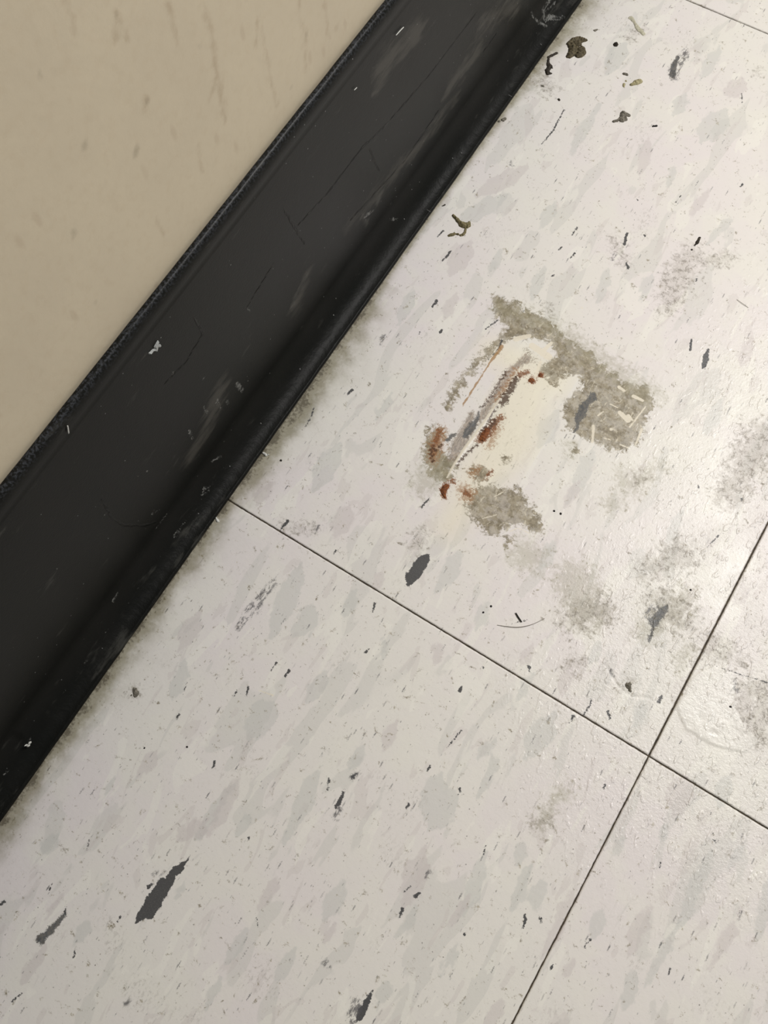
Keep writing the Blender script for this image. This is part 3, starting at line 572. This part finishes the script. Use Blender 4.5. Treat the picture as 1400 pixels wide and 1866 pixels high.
# ------------------------------------------------------------------ loose bits
def lump(name, chains, h, mat, label, cat, group=None, axis=2, val=0.0, rough=.5, seed=1, cell=.00012, lift=0.0, thin=False):
    """a crumb whose outline is a union of capsules (photo pixels -> plane), domed and rough"""
    Q = []
    for pts, rs in chains:
        if len(pts) == 1: pts = pts * 2; rs = list(rs) * 2
        q = [on_plane(p, axis, val) for p in pts]
        for a, b, r0, r1 in zip(q, q[1:], rs, rs[1:]): Q.append((a, b, r0 * scale_at(a), r1 * scale_at(b)))
    iu, iv = ((0, 1), (1, 2))[axis == 0]
    allp = np.array([p for q in Q for p in q[:2]]); mr = max(max(q[2:]) for q in Q) + 3 * cell
    lo = allp.min(0) - mr; hi = allp.max(0) + mr; cen = (lo + hi) / 2; cen[axis] = val + lift
    us = np.arange(lo[iu], hi[iu], cell); vs = np.arange(lo[iv], hi[iv], cell); U, V = np.meshgrid(us, vs)
    wu = U + rough * .0008 * fbm(U, V, 900, 3, seed); wv = V + rough * .0008 * fbm(U, V, 900, 3, seed + 7)
    S = np.full(U.shape, -1.)
    for a, b, r0, r1 in Q:
        d0, d1 = b[iu] - a[iu], b[iv] - a[iv]; L2 = d0 * d0 + d1 * d1
        t = np.clip(((wu - a[iu]) * d0 + (wv - a[iv]) * d1) / L2, 0, 1) if L2 > 1e-14 else 0 * U
        S = np.maximum(S, r0 + (r1 - r0) * t - np.hypot(wu - a[iu] - t * d0, wv - a[iv] - t * d1))
    smax = max(S.max(), 1e-6)
    top = h * np.sqrt(np.clip(S / smax, 0, 1)) * (1 + .55 * fbm(U, V, 1100, 3, seed + 3)) if not thin else h * np.clip(S / smax * 3, 0, 1) * (1 + .4 * fbm(U, V, 700, 3, seed))
    ins = S > 0; nv, nu = U.shape
    qm = ins[:-1, :-1] | ins[1:, :-1] | ins[:-1, 1:] | ins[1:, 1:]
    vid = -np.ones((nv, nu, 2), int); verts = []; faces = []
    def vert(j, i, k):
        if vid[j, i, k] < 0:
            p = np.zeros(3); p[iu] = U[j, i]; p[iv] = V[j, i]; p[axis] = val + lift + (max(top[j, i], .00001) if k else 0.0)
            if k == 0 and S[j, i] <= 0: pass
            vid[j, i, k] = len(verts); verts.append(p - cen)
        return vid[j, i, k]
    for j, i in zip(*np.nonzero(qm)):
        faces.append((vert(j, i, 1), vert(j, i + 1, 1), vert(j + 1, i + 1, 1), vert(j + 1, i, 1)))
        faces.append((vert(j + 1, i, 0), vert(j + 1, i + 1, 0), vert(j, i + 1, 0), vert(j, i, 0)))
        for (a, b, dj, di) in (((j, i + 1), (j, i), -1, 0), ((j + 1, i), (j + 1, i + 1), 1, 0), ((j, i), (j + 1, i), 0, -1), ((j + 1, i + 1), (j, i + 1), 0, 1)):
            jj, ii = j + dj, i + di
            if not (0 <= jj < nv - 1 and 0 <= ii < nu - 1 and qm[jj, ii]):
                faces.append((vert(*a, 1), vert(*b, 1), vert(*b, 0), vert(*a, 0)))
    o = pmesh(name, verts, faces, mat); o.location = cen
    return tag(o, label, cat, group)

def fibre(name, pts, r, mat, label, cat, axis=2, val=0.0, lift=None, hop=0.0, group=None, parent=None):
    """thin tapered strand through points (photo pixels -> plane)"""
    q = np.array([on_plane(p, axis, val) for p in pts]); n = 12 * (len(q) - 1) + 1
    t = np.linspace(0, len(q) - 1, n); P = np.zeros((n, 3))
    for k, tt in enumerate(t):
        i = min(int(tt), len(q) - 2); u = tt - i
        p0 = q[max(i - 1, 0)]; p1 = q[i]; p2 = q[i + 1]; p3 = q[min(i + 2, len(q) - 1)]
        P[k] = .5 * ((2 * p1) + (-p0 + p2) * u + (2 * p0 - 5 * p1 + 4 * p2 - p3) * u * u + (-p0 + 3 * p1 - 3 * p2 + p3) * u ** 3)
    P[:, axis] = val + r * .95 + hop * np.sin(np.linspace(0, math.pi, n)) + (lift or 0)
    cen = P.mean(0); verts = []; faces = []
    for k in range(n):
        d = P[min(k + 1, n - 1)] - P[max(k - 1, 0)]; d /= np.linalg.norm(d) + 1e-12
        up = np.zeros(3); up[axis] = 1; s = np.cross(d, up); s /= np.linalg.norm(s); u2 = np.cross(s, d)
        rr = r * (.35 + .65 * math.sin(math.pi * min(1, max(0, .08 + .84 * k / (n - 1)))) ** .5)
        for a in range(6): verts.append(P[k] - cen + rr * (math.cos(a * math.pi / 3) * s + math.sin(a * math.pi / 3) * u2))
    for k in range(n - 1):
        for a in range(6): b = (a + 1) % 6; faces.append((k * 6 + a, k * 6 + b, k * 6 + 6 + b, k * 6 + 6 + a))
    faces += [tuple(range(5, -1, -1)), tuple((n - 1) * 6 + a for a in range(6))]
    o = pmesh(name, verts, faces, mat, parent)
    if parent: o.location = cen - np.array(parent.location)
    else: o.location = cen
    return tag(o, label, cat, group) if not parent else o

def dp(pts, sc, ox, oy): return local(pts, sc, ox, oy)
# big clump by the top of the base (crop 960,50 scale 6.364)
c = 6.364
lump('dirt_clump', [(dp([(660,145),(610,140),(540,160),(505,190)],c,960,50),[4,6,7,6]), (dp([(690,152),(640,158)],c,960,50),[2,4]), (dp([(510,190),(540,250),(530,300),(490,335)],c,960,50),[6,8,8,5]), (dp([(560,250),(630,270),(650,300),(600,320)],c,960,50),[6,8,6,7]), (dp([(640,255)],c,960,50),[6]), (dp([(560,180),(600,190)],c,960,50),[6,6])],
     .0016, M_DIRT, 'largest dark olive dirt clump on the tile, beside the top of the black base', 'dirt', seed=3)
lump('dirt_flake', [(dp([(350,295),(300,320),(250,350)],c,960,50),[2,3,2.5]), (dp([(250,370),(250,420),(270,450),(240,500),(245,540)],c,960,50),[2,3.5,4,4.5,3]), (dp([(240,540),(280,530)],c,960,50),[2.5,2]), (dp([(270,450),(290,470)],c,960,50),[2,1.5])],
     .0007, M_BLACK, 'ragged black dirt flake between the largest dirt clump and the base', 'dirt', seed=5)
lump('dirt_crumb', [(dp([(1120,990),(1110,1050),(1100,1070)],c,960,50),[4,6.5,6]), (dp([(1120,1000),(1180,1020)],c,960,50),[5,3.5]), (dp([(1080,1070),(1040,1085),(1010,1095)],c,960,50),[3.5,2.5,2.5]), (dp([(1140,1060)],c,960,50),[5])],
     .0012, M_GREY, 'grey-brown crumb with a short tail, below the small tan crumb', 'dirt', seed=8)
lump('tan_crumb', [(dp([(1310,625),(1270,640)],c,960,50),[5,5.5]), (dp([(1270,645),(1210,665)],c,960,50),[4,2.5])], .0011, M_TAN, 'small tan crumb near the top of the tile, above the tailed grey crumb', 'crumb', seed=11, rough=.2)
lump('crumb', [(dp([(1125,542),(1160,546)],c,960,50),[2.2,2.5])], .0005, M_GREY, 'tiny grey crumb just left of and above the tan crumb', 'crumb', seed=12, cell=.00008)
lump('crumb', [(dp([(1130,660),(1128,690)],c,960,50),[2.8,1.5]), (dp([(1150,620)],c,960,50),[1.8])], .0004, M_TAN, 'pale tiny crumb just left of the tan crumb', 'crumb', seed=13, cell=.00008)
lump('pellet', [(dp([(1033,200)],c,960,50),[4.4])], .0014, M_BLACK, 'round dark pellet right of the largest dirt clump', 'pellet', seed=14, rough=.12)
lump('crumb', [(dp([(790,38),(812,30)],c,960,50),[2.5,2])], .0004, M_GREY, 'tiny grey crumb above and right of the largest dirt clump', 'crumb', seed=15, cell=.00008)
lump('crumb', [(dp([(370,832),(382,840)],c,960,50),[1.6,2])], .0005, M_BLACK, 'tiny dark crumb below the ragged black flake, away from the base', 'crumb', seed=16, cell=.00008)
lump('crumb', [(dp([(190,680)],c,960,50),[2.4])], .0005, M_GREY, 'tiny grey crumb just below the ragged black flake', 'crumb', seed=17, cell=.00008)
lump('lint_curl', [([(1150,33),(1156,40)],[4.5,2.5]), ([(1156,40),(1163,52),(1173,62)],[2,4,3.4])], .0004, M_LINT, 'faded curl of lint near the top edge of the tile', 'lint', seed=18, rough=.35)
lump('crumb', [([(1190,230),(1197,229)],[1.8,2])], .0005, M_SPECK, 'short black speck right of the tailed grey crumb', 'speck', seed=19, cell=.00008)
k = 12.727
lump('olive_crumb', [(dp([(460,290),(520,350),(580,420)],k,790,370),[2.2,3,4]), (dp([(600,440),(660,500),(720,520),(800,500)],k,790,370),[4,6,6,4.5]), (dp([(830,450),(820,520),(790,560)],k,790,370),[2.5,4,2.5]), (dp([(750,600),(735,680),(690,730),(630,755)],k,790,370),[1.8,2.2,2.8,2]), (dp([(570,725)],k,790,370),[2.2]), (dp([(590,740),(540,725)],k,790,370),[1,1]), (dp([(480,720),(420,735),(350,765)],k,790,370),[2.6,3.2,1.6]), (dp([(540,728),(480,722)],k,790,370),[.9,1])],
     .0012, M_OLIVE, 'hooked olive crumb with a curled tail, lying beside the middle of the base', 'crumb', seed=21, cell=.0001, rough=.3)
lump('crumb', [(dp([(205,60),(270,45)],k,790,370),[.9,1.4])], .0003, M_BLACK, 'thin dark sliver at the base, above the hooked olive crumb', 'crumb', seed=22, cell=.00007)
lump('crumb', [([(917,219),(921,216)],[3.4,2.4]), ([(910,221)],[2.2])], .0007, M_GREY, 'brownish crumb touching the base, between the black flake and the hooked olive crumb', 'crumb', seed=23)
lump('speck', [([(1010,931)],[1.9])], .0004, M_SPECK, 'left one of two black specks below the stain', 'speck', seed=24, cell=.00007, rough=.15)
lump('speck', [([(1022,936)],[2.0])], .0004, M_SPECK, 'right one of two black specks below the stain', 'speck', seed=25, cell=.00007, rough=.15)
lump('speck', [([(1330,1288),(1332,1288)],[2.3,2.3])], .0005, M_SPECK, 'black speck on the raised wax patch right of the seam', 'speck', seed=26, cell=.00007, rough=.15)
lump('speck', [([(1259,1075)],[1.8])], .0004, M_SPECK, 'lone black speck left of the long seam, above the slate chip', 'speck', seed=27, cell=.00007, rough=.15)
lump('speck', [([(895,1105)],[2.0])], .0004, M_SPECK, 'upper one of two dark specks left of the black fibre', 'speck', seed=28, cell=.00007, rough=.15)
lump('speck', [([(881,1116)],[1.7])], .0004, M_SPECK, 'lower one of two dark specks left of the black fibre', 'speck', seed=29, cell=.00007, rough=.15)
lump('speck', [([(341,1361)],[1.9])], .0004, M_SPECK, 'dark speck on the lower tile, right of a smaller one', 'speck', seed=30, cell=.00007, rough=.15)
lump('speck', [([(263,1363)],[1.6])], .0003, M_SPECK, 'small dark speck on the lower tile near the base, left of a larger one', 'speck', seed=31, cell=.00007, rough=.15)
lump('speck', [([(512,839)],[2.0])], .0004, M_BLACK, 'dark speck in the grime by the base, right of the whitish grit', 'speck', seed=32, cell=.00007, rough=.15)
lump('dirt_spot', [([(246,1258),(248,1264)],[5,5.5]), ([(240,1268)],[2])], .0005, M_GREY, 'grey smudgy dirt lump on the lower tile near the base', 'dirt', seed=33, rough=.6)
lump('dirt_spot', [([(1143,1247),(1150,1258)],[4,2.5]), ([(1148,1246)],[3])], .0007, M_GREY, 'gritty dirt lump stuck inside the curved gouge', 'dirt', seed=34, rough=.6)
lump('dirt_spot', [([(1276,433),(1270,443)],[1.8,2.6]), ([(1270,443),(1266,447)],[2.2,1.2]), ([(1261,455)],[1.7])], .0005, M_BLACK, 'crooked black crumb on the dirty grey smudge at upper right', 'dirt', seed=35, cell=.00008, rough=.3)
lump('rust_flake', [(dp([(345,1335),(318,1375),(325,1425)],4.667,740,600),[4.5,5.5,2.2])], .0005, M_RUSTY, 'rust flake at the lowest tip of the scraped ridge', 'rust', seed=36, rough=.5)
lump('rust_flake', [(dp([(690,860),(650,930)],4.667,740,600),[5,6])], .0005, M_RUSTY, 'rust flake against the middle of the scraped ridge', 'rust', seed=37, rough=.5)
lump('rust_flake', [(dp([(1070,435)],4.667,740,600),[5])], .0004, M_RUSTY, 'round rust flake, lower left of two at the ridge top', 'rust', seed=38, rough=.5)
lump('rust_flake', [(dp([(1148,390)],4.667,740,600),[4.3])], .0004, M_RUSTY, 'round rust flake, upper right of two at the ridge top', 'rust', seed=39, rough=.5)
# whitish grit at the toe
lump('grit', [([(481,826),(485,830)],[2.6,2.2]), ([(488,829)],[1.6])], .0008, M_WHITE, 'whitish grit stuck at the toe of the base, above the tile seam', 'grit', seed=40, cell=.00009)
lump('grit', [([(394,944),(397,949)],[2,2.6])], .0006, M_WHITE, 'whitish grit at the toe of the base, just below the tile seam', 'grit', seed=41, cell=.00009)
# bits on the base
lump('paint_chip', [([(287,621),(284,630),(283,637)],[1.4,5,3.6]), ([(290,630)],[3]), ([(283,637),(277,638),(273,643)],[3,2,2.6])], .0006, M_CHIP, 'pale grey paint chip stuck on the black base', 'paint chip', axis=0, val=XF - .0001, seed=42, thin=True, rough=.35, cell=.0001)
lump('lint', [([(54,1354)],[2.6]), ([(46,1358),(53,1359)],[1.4,2])], .0003, M_WHITE, 'small triangular white lint in the cove at lower left', 'lint', axis=0, val=XF + .0052, seed=43, thin=True, cell=.0001)
fibre('fibre', [(122, 775), (123, 782), (124, 789)], .00022, M_WHITE, 'short white fibre on the black base at left', 'fibre', axis=0, val=XF + .0002)
fibre('fibre', [(735, 49), (729, 55), (721, 64)], .00018, M_WHITE, 'white fibre on the black base near the top', 'fibre', axis=0, val=XF + .0002)
fibre('fibre', [(650, 159), (647, 162), (645, 164)], .00014, M_WHITE, 'tiny white fibre on the black base, left of the longer top one', 'fibre', axis=0, val=XF + .0002)
fibre('hair', [(906, 1139), (925, 1142), (947, 1143), (970, 1138), (993, 1127)], .00009, M_HAIR, 'thin curved brown hair lying under the black fibre', 'hair', hop=.0003)
fibre('fibre', [(940, 1117), (944, 1124), (951, 1134)], .00028, M_SPECK, 'short black fibre above the curved hair', 'fibre')
fibre('hair', [(1343, 546), (1352, 553), (1364, 561)], .00008, M_HAIR, 'tiny brown hair near the right edge, below the grey smudge', 'hair', hop=.0002)

for o in COL.objects:
    if o.parent or 'category' not in o: continue
    base = o.name.split('.')[0]
    g = {'speck': 'loose black specks on the floor tiles', 'crumb': 'tiny crumbs on the upper tile', 'rust_flake': 'rust flakes around the scraped ridge',
         'grit': 'whitish grit at the toe of the base', 'dirt_spot': 'small stuck dirt lumps on the tiles', 'fibre': 'short loose fibres', 'hair': 'fine brown hairs'}.get(base)
    if g: o['group'] = g
